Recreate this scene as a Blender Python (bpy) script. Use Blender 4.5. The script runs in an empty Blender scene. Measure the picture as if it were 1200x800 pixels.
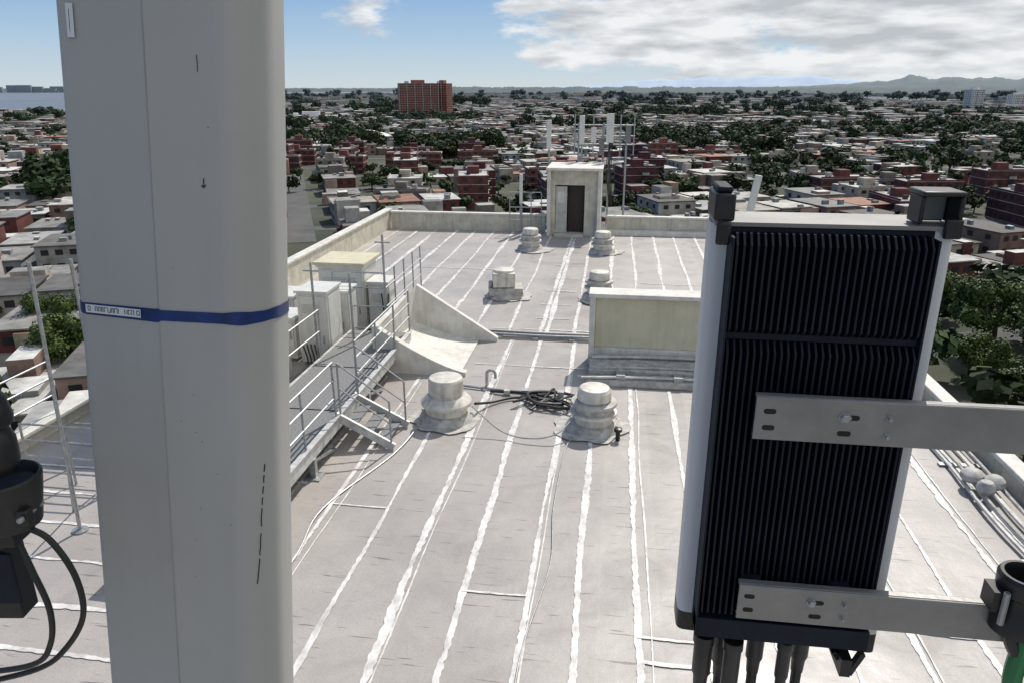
import bpy, math, random
from mathutils import Vector, Matrix, noise
random.seed(7)
R=math.radians
scene=bpy.context.scene
scene.view_settings.view_transform='Standard'
try: scene.view_settings.look='None'
except Exception: pass
scene.view_settings.exposure=0
HC=6.5; YAW=R(7.9); GZ=-32.0
ca,sa=math.cos(YAW),math.sin(YAW)
def T(X,Y,z=0.0):   # tower-aligned frame -> world
    return (X*ca-Y*sa, X*sa+Y*ca, z+HC)

# ---------------- materials ----------------
def mat(name,col,rough=0.6,metal=0.0,var=0.12,scale=3.0,bump=0.0,bscale=30.0,col2=None,spec=0.5,stretch=(1,1,1),haze=False,attr=None,objrand=0.0,streak=0.0):
    m=bpy.data.materials.new(name); m.use_nodes=True
    nt=m.node_tree; N=nt.nodes; L=nt.links
    b=N['Principled BSDF']
    b.inputs['Roughness'].default_value=rough
    b.inputs['Metallic'].default_value=metal
    b.inputs['Specular IOR Level'].default_value=spec
    tc=N.new('ShaderNodeTexCoord'); mp=N.new('ShaderNodeMapping'); mp.inputs['Scale'].default_value=stretch
    L.new(tc.outputs['Object'],mp.inputs[0])
    n=N.new('ShaderNodeTexNoise'); n.inputs['Scale'].default_value=scale; n.inputs['Detail'].default_value=5; n.inputs['Roughness'].default_value=0.62
    L.new(mp.outputs[0],n.inputs['Vector'])
    mx=N.new('ShaderNodeMix'); mx.data_type='RGBA'
    rp=N.new('ShaderNodeMapRange'); rp.inputs['From Min'].default_value=0.35; rp.inputs['From Max'].default_value=0.65
    L.new(n.outputs['Fac'],rp.inputs['Value']); L.new(rp.outputs[0],mx.inputs['Factor'])
    c2=col2 if col2 else tuple(c*(1-var*2) for c in col)
    c1=col if col2 else tuple(min(1,c*(1+var*0.5)) for c in col)
    mx.inputs['A'].default_value=(*c2,1); mx.inputs['B'].default_value=(*c1,1)
    out=mx.outputs['Result']
    if streak:
        ms=N.new('ShaderNodeMapping'); ms.inputs['Scale'].default_value=(9,9,.7); L.new(tc.outputs['Object'],ms.inputs[0])
        ns=N.new('ShaderNodeTexNoise'); ns.inputs['Scale'].default_value=1; ns.inputs['Detail'].default_value=4; L.new(ms.outputs[0],ns.inputs['Vector'])
        rs=N.new('ShaderNodeMapRange'); rs.inputs['From Min'].default_value=.5; rs.inputs['From Max'].default_value=.75; rs.inputs['To Min'].default_value=1; rs.inputs['To Max'].default_value=1-streak; L.new(ns.outputs['Fac'],rs.inputs['Value'])
        vs=N.new('ShaderNodeVectorMath'); vs.operation='SCALE'; L.new(out,vs.inputs[0]); L.new(rs.outputs[0],vs.inputs['Scale']); out=vs.outputs[0]
    if attr:
        a=N.new('ShaderNodeAttribute'); a.attribute_name=attr
        m2=N.new('ShaderNodeMix'); m2.data_type='RGBA'; m2.blend_type='MULTIPLY'; m2.inputs['Factor'].default_value=1
        L.new(a.outputs['Color'],m2.inputs['A']); L.new(out,m2.inputs['B']); out=m2.outputs['Result']
    if objrand:
        oi=N.new('ShaderNodeObjectInfo'); hs=N.new('ShaderNodeHueSaturation')
        r1=N.new('ShaderNodeMapRange'); r1.inputs['To Min'].default_value=1-objrand; r1.inputs['To Max'].default_value=1+objrand
        L.new(oi.outputs['Random'],r1.inputs['Value']); L.new(r1.outputs[0],hs.inputs['Value'])
        r2=N.new('ShaderNodeMapRange'); r2.inputs['To Min'].default_value=0.475; r2.inputs['To Max'].default_value=0.515
        L.new(oi.outputs['Random'],r2.inputs['Value']); L.new(r2.outputs[0],hs.inputs['Hue'])
        L.new(out,hs.inputs['Color']); out=hs.outputs['Color']
    if haze:  # aerial haze painted into the base colour, by distance from world origin
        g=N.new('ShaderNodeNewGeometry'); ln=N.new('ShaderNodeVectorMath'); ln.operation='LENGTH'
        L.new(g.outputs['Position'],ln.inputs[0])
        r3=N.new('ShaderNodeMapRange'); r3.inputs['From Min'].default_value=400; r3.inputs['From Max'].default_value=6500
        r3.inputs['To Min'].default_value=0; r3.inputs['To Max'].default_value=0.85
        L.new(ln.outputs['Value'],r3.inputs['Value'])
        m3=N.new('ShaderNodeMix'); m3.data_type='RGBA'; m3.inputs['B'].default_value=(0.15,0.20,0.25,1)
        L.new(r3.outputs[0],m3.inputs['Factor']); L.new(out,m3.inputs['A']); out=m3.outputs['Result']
    L.new(out,b.inputs['Base Color'])
    if bump:
        nb=N.new('ShaderNodeTexNoise'); nb.inputs['Scale'].default_value=bscale; nb.inputs['Detail'].default_value=4
        L.new(mp.outputs[0],nb.inputs['Vector'])
        bp=N.new('ShaderNodeBump'); bp.inputs['Strength'].default_value=bump; bp.inputs['Distance'].default_value=0.02
        L.new(nb.outputs['Fac'],bp.inputs['Height']); L.new(bp.outputs[0],b.inputs['Normal'])
    return m

def roofmat():
    m=mat('roof_membrane',(0.40,0.37,0.345),rough=0.5,var=0.09,scale=0.5,bump=0.3,bscale=5)
    nt=m.node_tree;N=nt.nodes;L=nt.links;b=N['Principled BSDF']
    src=b.inputs['Base Color'].links[0].from_socket
    tc=N.new('ShaderNodeTexCoord')
    sx=N.new('ShaderNodeSeparateXYZ'); L.new(tc.outputs['Object'],sx.inputs[0])
    d=N.new('ShaderNodeMath'); d.operation='DIVIDE'; d.inputs[1].default_value=0.83; L.new(sx.outputs['X'],d.inputs[0])
    fl=N.new('ShaderNodeMath'); fl.operation='FLOOR'; L.new(d.outputs[0],fl.inputs[0])
    wn=N.new('ShaderNodeTexWhiteNoise'); wn.noise_dimensions='1D'; L.new(fl.outputs[0],wn.inputs['W'])
    mr=N.new('ShaderNodeMapRange'); mr.inputs['To Min'].default_value=0.92; mr.inputs['To Max'].default_value=1.06; L.new(wn.outputs['Value'],mr.inputs['Value'])
    mp=N.new('ShaderNodeMapping'); mp.inputs['Scale'].default_value=(1.5,18,1); L.new(tc.outputs['Object'],mp.inputs[0])
    n=N.new('ShaderNodeTexNoise'); n.inputs['Scale'].default_value=1.0; n.inputs['Detail'].default_value=2; L.new(mp.outputs[0],n.inputs['Vector'])
    w=N.new('ShaderNodeMapRange'); w.inputs['From Min'].default_value=0.65; w.inputs['From Max'].default_value=0.71; w.inputs['To Min'].default_value=1; w.inputs['To Max'].default_value=0.45; L.new(n.outputs['Fac'],w.inputs['Value'])
    n2=N.new('ShaderNodeTexNoise'); n2.inputs['Scale'].default_value=45; n2.inputs['Detail'].default_value=4; L.new(tc.outputs['Object'],n2.inputs['Vector'])
    g=N.new('ShaderNodeMapRange'); g.inputs['From Min'].default_value=0.3; g.inputs['From Max'].default_value=0.7; g.inputs['To Min'].default_value=0.88; g.inputs['To Max'].default_value=1.1; L.new(n2.outputs['Fac'],g.inputs['Value'])
    n3=N.new('ShaderNodeTexNoise'); n3.inputs['Scale'].default_value=0.9; n3.inputs['Detail'].default_value=7; n3.inputs['Distortion'].default_value=0.8; L.new(tc.outputs['Object'],n3.inputs['Vector'])
    g3=N.new('ShaderNodeMapRange'); g3.inputs['From Min'].default_value=0.55; g3.inputs['From Max'].default_value=0.8; g3.inputs['To Min'].default_value=1; g3.inputs['To Max'].default_value=0.78; L.new(n3.outputs['Fac'],g3.inputs['Value'])
    p=None
    for q in (mr,w,g,g3):
        if p is None: p=q.outputs[0]
        else:
            mm=N.new('ShaderNodeMath'); mm.operation='MULTIPLY'; L.new(p,mm.inputs[0]); L.new(q.outputs[0],mm.inputs[1]); p=mm.outputs[0]
    vm=N.new('ShaderNodeVectorMath'); vm.operation='SCALE'; L.new(src,vm.inputs[0]); L.new(p,vm.inputs['Scale'])
    L.new(vm.outputs[0],b.inputs['Base Color'])
    rr=N.new('ShaderNodeMapRange'); rr.inputs['From Min'].default_value=.35; rr.inputs['From Max'].default_value=.65; rr.inputs['To Min'].default_value=.36; rr.inputs['To Max'].default_value=.58
    L.new(n3.outputs['Fac'],rr.inputs['Value']); L.new(rr.outputs[0],b.inputs['Roughness'])
    return m
M_roof=roofmat()
M_seam=mat('seam_coating',(0.80,0.785,0.76),rough=0.45,scale=5,col2=(0.46,0.44,0.42),bump=0.3,bscale=20,stretch=(1,0.6,1))
M_par=mat('parapet_plaster',(0.60,0.57,0.47),rough=0.85,var=0.12,scale=2.2,bump=0.2,streak=.25)
M_parw=mat('white_coated_plaster',(0.68,0.66,0.60),rough=0.7,var=0.10,scale=2.5,bump=0.2,streak=.18)
M_beige=mat('beige_plaster',(0.60,0.56,0.41),rough=0.85,var=0.06,scale=1.4,bump=0.1,streak=.12)
M_wallb=mat('building_wall',(0.55,0.52,0.45),rough=0.85,var=0.12,scale=0.6)
M_galv=mat('galvanised_steel',(0.40,0.41,0.42),rough=0.45,metal=0.6,var=0.15,scale=14)
M_zinc=mat('zinc_plate',(0.27,0.265,0.255),rough=0.42,metal=0.35,var=0.10,scale=6,bump=0.05,bscale=60)
M_ltsteel=mat('painted_steel',(0.58,0.58,0.56),rough=0.5,metal=0.2,var=0.15,scale=6)
M_vent=mat('vent_metal',(0.66,0.63,0.56),rough=0.5,metal=0.1,var=0.14,scale=4,bump=0.1,streak=.3)
M_ventd=mat('vent_dirty_coating',(0.48,0.465,0.43),rough=0.65,var=0.2,scale=6,bump=0.3)
M_black=mat('black_plastic',(0.014,0.014,0.016),rough=0.42,var=0.2,scale=30)
M_rubber=mat('cable_rubber',(0.018,0.018,0.019),rough=0.5,var=0.1,scale=8)
M_fin=mat('heat_sink_paint',(0.014,0.018,0.030),rough=0.6,var=0.15,scale=10,spec=0.18)
M_radome=mat('radome_grey',(0.365,0.367,0.36),rough=0.5,var=0.035,scale=1.2,bump=0.03,bscale=60,streak=.06)
M_radome2=mat('radome_white',(0.60,0.615,0.63),rough=0.4,var=0.03,scale=2,streak=.05)
M_seamline=mat('radome_seam',(0.31,0.31,0.30),rough=0.6,var=0.1)
M_tape=mat('blue_tape',(0.007,0.03,0.15),rough=0.35,var=0.2,scale=20)
M_label=mat('label_paper',(0.60,0.63,0.66),rough=0.5,var=0.05)
M_ink=mat('ink',(0.03,0.03,0.04),rough=0.6,var=0.05)
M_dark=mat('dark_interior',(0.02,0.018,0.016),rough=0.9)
M_doorm=mat('door_steel',(0.52,0.51,0.47),rough=0.5,var=0.1)
M_brown=mat('brown_door',(0.035,0.022,0.018),rough=0.6)
M_cab=mat('cabinet_paint',(0.66,0.66,0.62),rough=0.5,var=0.06,scale=3,streak=.15)
M_grate=mat('walkway_grating',(0.22,0.222,0.225),rough=0.6,metal=0.2,var=0.15,scale=20,bump=0.4,bscale=60)
M_green=mat('green_cap',(0.01,0.16,0.05),rough=0.4)
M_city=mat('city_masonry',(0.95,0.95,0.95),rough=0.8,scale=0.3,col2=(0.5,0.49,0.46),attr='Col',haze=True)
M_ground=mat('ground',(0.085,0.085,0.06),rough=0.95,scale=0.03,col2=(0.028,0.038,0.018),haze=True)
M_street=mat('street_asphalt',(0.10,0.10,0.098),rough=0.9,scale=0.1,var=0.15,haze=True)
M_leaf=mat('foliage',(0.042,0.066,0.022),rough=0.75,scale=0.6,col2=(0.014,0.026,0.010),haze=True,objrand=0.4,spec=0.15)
M_leafn=mat('foliage_near',(0.10,0.14,0.03),rough=0.6,scale=0.9,col2=(0.025,0.048,0.012),spec=0.2)
M_bark=mat('bark',(0.10,0.08,0.06),rough=0.9,scale=4,var=0.2)
M_water=mat('water',(0.15,0.18,0.22),rough=0.55,scale=0.002,var=0.1)
M_hill=mat('hazed_hill_vegetation',(0.13,0.165,0.185),rough=0.95,scale=0.002,col2=(0.09,0.13,0.15))  # greens shifted to blue-grey: distance haze is painted into the colour
M_mtn=mat('hazed_mountain_vegetation',(0.40,0.49,0.60),rough=0.95,scale=0.001,col2=(0.34,0.43,0.55))  # pale blue is air haze put into the base colour
M_belt=mat('hazed_distant_vegetation',(0.09,0.12,0.12),rough=0.95,scale=0.01,col2=(0.065,0.092,0.098))  # dark green with bluish distance haze painted in
M_red=mat('red_brown_render',(0.13,0.038,0.034),rough=0.85,scale=0.4,var=0.25,objrand=0.5,streak=.3)
M_bwhite=mat('white_render',(0.46,0.44,0.41),rough=0.8,scale=0.3,var=0.2,streak=.2)
M_tan=mat('tan_render',(0.34,0.30,0.25),rough=0.85,scale=0.4,var=0.2,objrand=0.4,streak=.3)
M_broof=mat('apartment_roof',(0.50,0.49,0.47),rough=0.85,scale=0.15,col2=(.18,.175,.17),objrand=.5)
M_glass=mat('dark_window',(0.02,0.022,0.028),rough=0.3,var=0.2)
M_brick=mat('tower_red_brick',(0.30,0.10,0.075),rough=0.8,scale=0.1,var=0.15)

# ---------------- mesh builder ----------------
class MB:
    def __init__(s): s.v=[];s.f=[];s.m=[];s.mats=[]
    def mi(s,m):
        if m not in s.mats: s.mats.append(m)
        return s.mats.index(m)
    def add(s,vs,fs,m):
        o=len(s.v); s.v+= [tuple(p) for p in vs]; k=s.mi(m)
        for f in fs: s.f.append([i+o for i in f]); s.m.append(k)
    def box(s,x0,x1,y0,y1,z0,z1,m,M=None):
        vs=[(x,y,z) for z in(z0,z1) for y in(y0,y1) for x in(x0,x1)]
        if M: vs=[tuple(M@Vector(p)) for p in vs]
        s.add(vs,[(0,2,3,1),(4,5,7,6),(0,1,5,4),(2,6,7,3),(0,4,6,2),(1,3,7,5)],m)
    def bar(s,a,b,w,h,m):
        a=Vector(a);b=Vector(b);d=(b-a);l=d.length;d.normalize()
        up=Vector((0,0,1)) if abs(d.z)<0.95 else Vector((0,1,0))
        r=d.cross(up).normalized();u=r.cross(d)
        M=Matrix((( r.x,d.x,u.x,a.x),(r.y,d.y,u.y,a.y),(r.z,d.z,u.z,a.z),(0,0,0,1)))
        s.box(-w/2,w/2,0,l,-h/2,h/2,m,M)
    def lathe(s,cx,cy,prof,m,n=28,z0=0,M=None):
        vs=[];fs=[]
        for (r,z) in prof:
            for i in range(n):
                a=2*math.pi*i/n; vs.append((cx+r*math.cos(a),cy+r*math.sin(a),z0+z))
        for j in range(len(prof)-1):
            for i in range(n):
                k=(i+1)%n; fs.append((j*n+i,j*n+k,(j+1)*n+k,(j+1)*n+i))
        fs.append(tuple(range((len(prof)-1)*n,len(prof)*n)))
        if M: vs=[tuple(M@Vector(p)) for p in vs]
        s.add(vs,fs,m)
    def tube(s,pts,r,m,n=8,closed=False):
        P=[Vector(p) for p in pts]; vs=[];fs=[]
        prev=None
        for i,p in enumerate(P):
            d=(P[min(i+1,len(P)-1)]-P[max(i-1,0)])
            if d.length<1e-9: d=Vector((0,0,1))
            d.normalize()
            if prev is None:
                u=Vector((0,0,1)) if abs(d.z)<0.9 else Vector((1,0,0))
            else: u=prev
            x=(u-d*u.dot(d)).normalized(); y=d.cross(x); prev=x
            rr=r[i] if isinstance(r,(list,tuple)) else r
            for k in range(n):
                a=2*math.pi*k/n; vs.append(p+x*rr*math.cos(a)+y*rr*math.sin(a))
        for i in range(len(P)-1):
            for k in range(n):
                q=(k+1)%n; fs.append((i*n+k,i*n+q,(i+1)*n+q,(i+1)*n+k))
        fs.append(tuple(range(n-1,-1,-1))); fs.append(tuple(range((len(P)-1)*n,len(P)*n)))
        s.add(vs,fs,m)
    def prism(s,poly,z0,z1,m,M=None):
        n=len(poly); vs=[(x,y,z0) for x,y in poly]+[(x,y,z1) for x,y in poly]
        if M: vs=[tuple(M@Vector(p)) for p in vs]
        fs=[tuple(range(n-1,-1,-1)),tuple(range(n,2*n))]+[(i,(i+1)%n,n+(i+1)%n,n+i) for i in range(n)]
        s.add(vs,fs,m)
    def build(s,name,parent=None,bevel=0,smooth=35,loc=(0,0,0),rot=(0,0,0),seg=2):
        me=bpy.data.meshes.new(name); me.from_pydata([tuple(p) for p in s.v],[],s.f)
        for m in s.mats: me.materials.append(m)
        me.polygons.foreach_set('material_index',s.m)
        if smooth:
            me.polygons.foreach_set('use_smooth',[True]*len(me.polygons))
            me.set_sharp_from_angle(angle=R(smooth))
        me.update()
        o=bpy.data.objects.new(name,me); scene.collection.objects.link(o)
        o.location=loc;o.rotation_euler=rot
        if parent: o.parent=parent
        if bevel:
            b=o.modifiers.new('bevel','BEVEL'); b.width=bevel;b.segments=seg;b.limit_method='ANGLE';b.angle_limit=R(40)
        return o
def empty(name,loc=(0,0,0),rot=(0,0,0)):
    o=bpy.data.objects.new(name,None); scene.collection.objects.link(o); o.location=loc;o.rotation_euler=rot; return o
def smoothpath(pts,n=8):
    P=[Vector(p) for p in pts]; P=[P[0]*2-P[1]]+P+[P[-1]*2-P[-2]]; out=[]
    for i in range(1,len(P)-2):
        for k in range(n):
            t=k/n
            out.append(0.5*((2*P[i])+(P[i+1]-P[i-1])*t+(2*P[i-1]-5*P[i]+4*P[i+1]-P[i+2])*t*t+(3*P[i]-P[i-1]-3*P[i+1]+P[i+2])*t**3))
    out.append(P[-2]); return out

# ---------------- host building ----------------
XL,XR,YN,YF=-10.9,6.9,-14.0,34.9
bld=empty('rooftop_building')
b=MB(); b.box(XL-0.25,XR+0.25,YN,YF+0.3,GZ,-0.04,M_wallb)
for k in range(1,11):
    z=GZ+k*2.9
    for i in range(16):
        y=YN+2+i*3
        b.box(XR+0.25,XR+0.28,y,y+1.5,z-1.9,z-0.6,M_glass)
        b.box(XL-0.28,XL-0.25,y,y+1.5,z-1.9,z-0.6,M_glass)
b.build('outer_walls',bld,smooth=0)
def roofz(x,y): return 0.012*noise.noise(Vector((x*0.4,y*0.4,0)))+.008*noise.noise(Vector((x*1.5,y*2.6,4)))
b=MB(); nx,ny=90,250
vs=[];fs=[]
for j in range(ny+1):
    for i in range(nx+1):
        x=XL+(XR-XL)*i/nx; y=YN+(YF-YN)*j/ny
        vs.append((x,y,roofz(x,y)))
for j in range(ny):
    for i in range(nx):
        a=j*(nx+1)+i; fs.append((a,a+1,a+nx+2,a+nx+1))
b.add(vs,fs,M_roof); b.build('flat_roof',bld,smooth=60)
def seam(b,a,c,w,seed,step=0.05,m=M_seam,h=0.011):
    a=Vector(a);c=Vector(c);d=c-a;L=d.length;d.normalize();n=Vector((-d.y,d.x,0))
    K=max(2,int(L/step)); vs=[];fs=[]
    for i in range(K+1):
        p=a+d*(L*i/K); t=i*step
        q=noise.noise(Vector((t*0.35,seed,0)))*0.05
        base=w*(.55+.5*noise.noise(Vector((t*.55,seed+31,0))))
        wl=base+w*(0.22*noise.noise(Vector((t*3,seed+9,0)))+0.30*noise.noise(Vector((t*11,seed+4,1))))
        wr=base+w*(0.22*noise.noise(Vector((t*3,seed+19,0)))+0.30*noise.noise(Vector((t*11,seed+14,1))))
        wl=max(wl,.008);wr=max(wr,.008)
        p=p+n*q
        l=p+n*wl; r=p-n*wr
        vs+= [(l.x,l.y,roofz(l.x,l.y)+h),(r.x,r.y,roofz(r.x,r.y)+h)]
    for i in range(K): fs.append((2*i,2*i+1,2*i+3,2*i+2))
    b.add(vs,fs,m)
b=MB()
xs=[-6.9,-6.05,-5.2,-4.38,-3.5,-2.65,-1.81,-0.95,-0.22,0.56,1.42,2.25,3.1,3.9,4.72,5.6,6.35]
for k,x in enumerate(xs):
    lim=15.9 if (x>-0.4 or x<-3.2) else 19
    seam(b,(x+random.uniform(-.03,.03),YN if x>-5 else 10,0),(x+random.uniform(-.06,.06),lim,0),0.07+random.uniform(-.012,.02),k*7.3)
    if k%2: # a second, thinner pass of coating beside the lap
        seam(b,(x+.09,YN if x>-5 else 10,0),(x+.10,lim,0),0.018,k*11.3,h=.014)
y=3.0;k=200
while y<13:
    seam(b,(XL+.1,y,0),(-5.1,y+random.uniform(-.06,.06),0),0.07,k*5.1); y+=.86;k+=1
x=-10.3;k=50
while x<XR-0.2:
    seam(b,(x+random.uniform(-.05,.05),19.4,0),(x+random.uniform(-.05,.05),YF-0.1,0),0.085+random.uniform(-.02,.03),k*3.7)
    x+=0.93;k+=1
for (x0,x1,y) in [(-1.85,-.95,8.3),(.56,1.42,6.9),(.56,1.42,7.25),(-4.4,-3.5,10.2),(3.9,4.72,8.3),(4.7,5.6,7.2),(.5,1.45,7.7),
                  (-2.2,-1.2,21),(-2.2,-1.2,22.5),(-2.2,-1.2,24.2),(-2.2,-1.2,26),(-2.2,-1.2,28),(-3.3,-.3,19.9),(-3.3,-.3,17.0),(-2.1,.2,31.6),(-3,0,32.8),(-8,-4,27),(1,3.8,25.6)]:
    seam(b,(x0,y,0),(x1,y+random.uniform(-.05,.05),0),0.045,y*3.3+x0,h=0.016)
seam(b,(-1.75,19.4,0),(-1.75,33.5,0),0.12,77,h=0.017)
for vy in (13.7,23.3,30.7):
    for vx in (-3.3,-0.3):
        pts=[]
        for i in range(40):
            a=2*math.pi*i/40; r=0.74+0.16*noise.noise(Vector((math.cos(a)*2+vx,math.sin(a)*2+vy,0)))
            pts.append((vx+r*math.cos(a),vy+r*math.sin(a),0.034))
        b.add(pts,[tuple(range(40))],M_ventd)
b.build('roof_seams',bld,smooth=0)

def parapet(x0,x1,y0,y1,h,cap=0.05,m=M_par):
    b=MB(); b.box(x0,x1,y0,y1,-0.02,h,m)
    b.box(x0-cap,x1+cap,y0-cap,y1+cap,h,h+0.09,M_parw)
    return b.build('parapet_wall',bevel=0.015)
parapet(XL-0.2,XL+0.05,15.9,YF+0.3,0.85)
parapet(XL+0.13,-3.25,YF,YF+0.25,0.75)
parapet(-0.35,XR-0.1,YF,YF+0.25,0.75)
parapet(XR,XR+0.22,YN,YF+0.3,0.32)
parapet(XL-0.2,XL,YN,15.8,0.22)
b=MB(); b.box(-0.35,XR-0.1,YF-0.5,YF-0.06,0.0,0.22,M_parw); b.build('roof_ledge',bevel=0.02)

# penthouse
ph=empty('stair_penthouse')
b=MB(); x0,x1,y0,y1=-3.1,-0.65,33.9,36.6; H=2.98
b.box(x0,x1,y1-0.15,y1,0,H,M_parw)
b.box(x0,x0+0.16,y0,y1-0.15,0,H,M_parw); b.box(x1-0.16,x1,y0,y1-0.15,0,H,M_parw)
b.box(x0-0.05,x1+0.05,y0-0.08,y1+0.1,H,H+0.12,M_parw)
b.build('walls',ph,bevel=0.02)
b=MB()
b.box(x0+0.16,x0+0.36,y0+.35,y0+0.5,0,H-.01,M_par); b.box(-1.4,x1-0.16,y0+.35,y0+0.5,0,H-.01,M_par)
b.box(x0+0.36,-1.4,y0+.35,y0+0.5,2.3,H-.01,M_par)
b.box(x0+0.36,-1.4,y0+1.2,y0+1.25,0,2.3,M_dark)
b.box(x0+0.36,-1.4,y0-.1,y0+1.2,0.0,0.1,M_par)
b.build('door_wall',ph)
b=MB(); b.box(x0+0.38,x0+0.9,y0+0.36,y0+0.41,0.11,2.24,M_doorm); b.box(x0+.78,x0+.84,y0+.32,y0+.36,1.0,1.15,M_galv)
b.box(x0+.46,x0+.76,y0+.345,y0+.36,1.5,2.0,M_cab)
b.box(x0+.92,-1.43,y0+0.7,y0+0.74,0.11,2.28,M_brown)
b.build('door',ph,bevel=0.006)

def vent(x,y,kind,s=1.0,rot=0,tilt=0):
    b=MB()
    b.lathe(0,0,[(0.62,0.0),(0.58,0.05),(0.55,0.12),(0.5,0.17),(0.42,0.18)],M_ventd)
    if kind==0:
        b.lathe(0,0,[(0.44,0.18),(0.43,0.32),(0.52,0.34),(0.54,0.42),(0.47,0.50),(0.39,0.56)],M_vent)
        b.lathe(0,0,[(0.35,0.56),(0.35,0.60),(0.37,0.62),(0.36,0.86),(0.37,0.89),(0.34,0.94),(0.20,0.96)],M_vent)
    else:
        b.lathe(0,0,[(0.40,0.18),(0.40,0.34),(0.5,0.36),(0.5,0.42),(0.39,0.44)],M_vent)
        b.lathe(0,0,[(0.41,0.44),(0.42,0.56),(0.49,0.58),(0.48,0.64),(0.36,0.66)],M_ventd)
        b.lathe(0,0,[(0.33,0.66),(0.36,0.70),(0.35,0.88),(0.31,0.94),(0.17,0.96)],M_vent)
    for i in range(8):
        a=i*math.pi/4; b.box(0.53*math.cos(a)-.015,0.53*math.cos(a)+.015,0.53*math.sin(a)-.015,0.53*math.sin(a)+.015,0.15,0.18,M_galv)
    o=b.build('roof_vent',loc=(x,y,0.0),rot=(tilt,tilt*0.5,rot),smooth=30,bevel=.008); o.scale=(s,s,s)
    return o
vent(-3.28,13.75,0,.98); vent(-0.25,13.7,1,0.95,0.4,.01)
vent(-0.4,23.5,1,0.95,1.0); vent(-3.5,30.9,1,0.95); vent(-0.45,30.6,1,0.95,0.7)
b=MB(); b.lathe(0,0,[(0.62,0),(0.6,0.1),(0.5,0.16)],M_ventd); b.box(-.55,.55,-.42,.42,.12,.36,M_ventd); b.box(-.42,.3,-.36,.36,.38,.85,M_vent); b.box(-.55,-.43,-.2,.2,.36,.5,M_galv); b.lathe(-.05,0,[(0.36,.85),(.34,.92),(.2,.95)],M_vent)
b.build('exhaust_fan',loc=(-3.45,23.3,0),rot=(0,0,0.2),bevel=0.02)

# gusset saddle (left)
g=empty('roof_saddle')
def gusset(y,h,xl,xr,name,th=0.14,pw=1.0):
    b=MB(); n=14
    pts=[(xr,-0.01),(xr,0.1)]
    for i in range(n+1):
        t=i/n; pts.append((xr+(xl-xr)*t, 0.1+(h-0.1)*(t**pw)))
    poly=[(xl,-0.01)]+pts
    M=Matrix(((1,0,0,0),(0,0,-1,y),(0,1,0,0),(0,0,0,1)))
    b.prism(poly,0,th,M_parw,M); b.build(name,g,bevel=0.012,smooth=30)
gusset(16.3,1.1,-5.45,-3.35,'near_gusset',.2,1.35); gusset(18.9,1.5,-5.2,-3.0,'far_gusset',.16,1.0)
b=MB(); vs=[];fs=[];n=16
for i in range(n+1):
    t=i/n; x=-3.5-1.85*t; z=0.03+.5*(t**1.6)
    vs+=[(x,16.3,z),(x,18.74,z)]
for i in range(n): fs.append((2*i,2*i+1,2*i+3,2*i+2))
b.add(vs,fs,M_parw); b.box(-5.6,-5.45,16.1,18.9,-.01,1.15,M_parw)
b.add([(-5.44,16.3,1.1),(-5.2,18.74,1.5),(-5.2,18.74,.1),(-5.44,16.3,.1)],[(0,1,2,3)],M_parw)
b.build('sloped_upstand',g,smooth=40)

# right: upstand wall
w=empty('roof_upstand_wall')
b=MB()
b.box(-0.36,5.6,17.42,17.75,0.45,1.72,M_beige)
b.box(-0.5,-0.36,17.3,17.9,0,1.72,M_parw); b.box(5.6,5.75,17.3,17.9,0,1.72,M_parw)
b.box(-0.53,5.78,17.28,17.92,1.72,1.82,M_parw)
b.box(-0.36,5.6,17.3,17.75,0,0.45,M_parw)
b.build('wall',w,bevel=0.015)
b=MB()
b.box(-0.45,5.6,16.3,17.28,-.01,0.28,M_ventd); b.box(-0.5,5.6,15.95,16.28,-.01,0.16,M_ventd)
b.build('curb',w,bevel=0.03)
b=MB()
for i,(y,z,r) in enumerate([(16.15,.20,.035),(16.05,.22,.03),(17.2,.33,.04),(17.1,.34,.035),(16.45,.31,.03)]):
    b.tube(smoothpath([(-0.7+.1*i,y-.1,z-.02),(0.8,y,z),(3,y+.03,z),(5.6,y,z)]),r,M_ltsteel if i%2 else M_ventd)
for x in (.3,1.6,2.9): b.box(x-.1,x+.1,16.0,16.25,.16,.27,M_galv)
b.build('conduits',w)

b=MB()
for i,y in enumerate((19.05,19.17,19.28)):
    b.tube(smoothpath([(-5.2,y,.12),(-3.6,y+.02,.12),(-1.8,y-.01,.11),(-0.5,y,.12)]),.04,M_galv if i!=1 else M_rubber)
for x in (-3,-2,-1): b.box(x-.08,x+.08,18.95,19.38,.0,.075,M_ventd)
b.build('pipe_run')

b=MB(); random.seed(3)
b.tube(smoothpath([(-2.7,13.9,.3),(-2.5,14.5,.08),(-1.9,14.9,.06),(-1.1,14.4,.1),(-.6,14.2,.2)]),.03,M_rubber)
b.tube(smoothpath([(-2.6,15.2,.05),(-1.9,15.1,.1),(-1.2,15.0,.06),(-.9,14.6,.1),(-1.5,14.5,.14),(-1.7,15.0,.15),(-1.0,15.2,.1),(-.5,15.0,.06)]),.035,M_rubber)
for k in range(6):
    cx=-1.25+random.uniform(-.5,.35); cy=14.75+random.uniform(-.3,.3)
    b.tube(smoothpath([(cx+random.uniform(-.5,.5),cy+random.uniform(-.3,.3),.05+.1*random.random()) for a in range(6)]),.026,M_rubber)
b.tube(smoothpath([(-3.9,15.6,.05),(-3.2,15.4,.06),(-2.3,15.3,.05),(-1.7,15.25,.05)]),.03,M_galv)
for k in range(5):
    x=-2.2+k*.4; b.box(x-.08,x+.06,15.1,15.25,.03,.12+.03*(k%2),[M_ventd,M_galv][k%2])
b.build('hose_pile')
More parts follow.
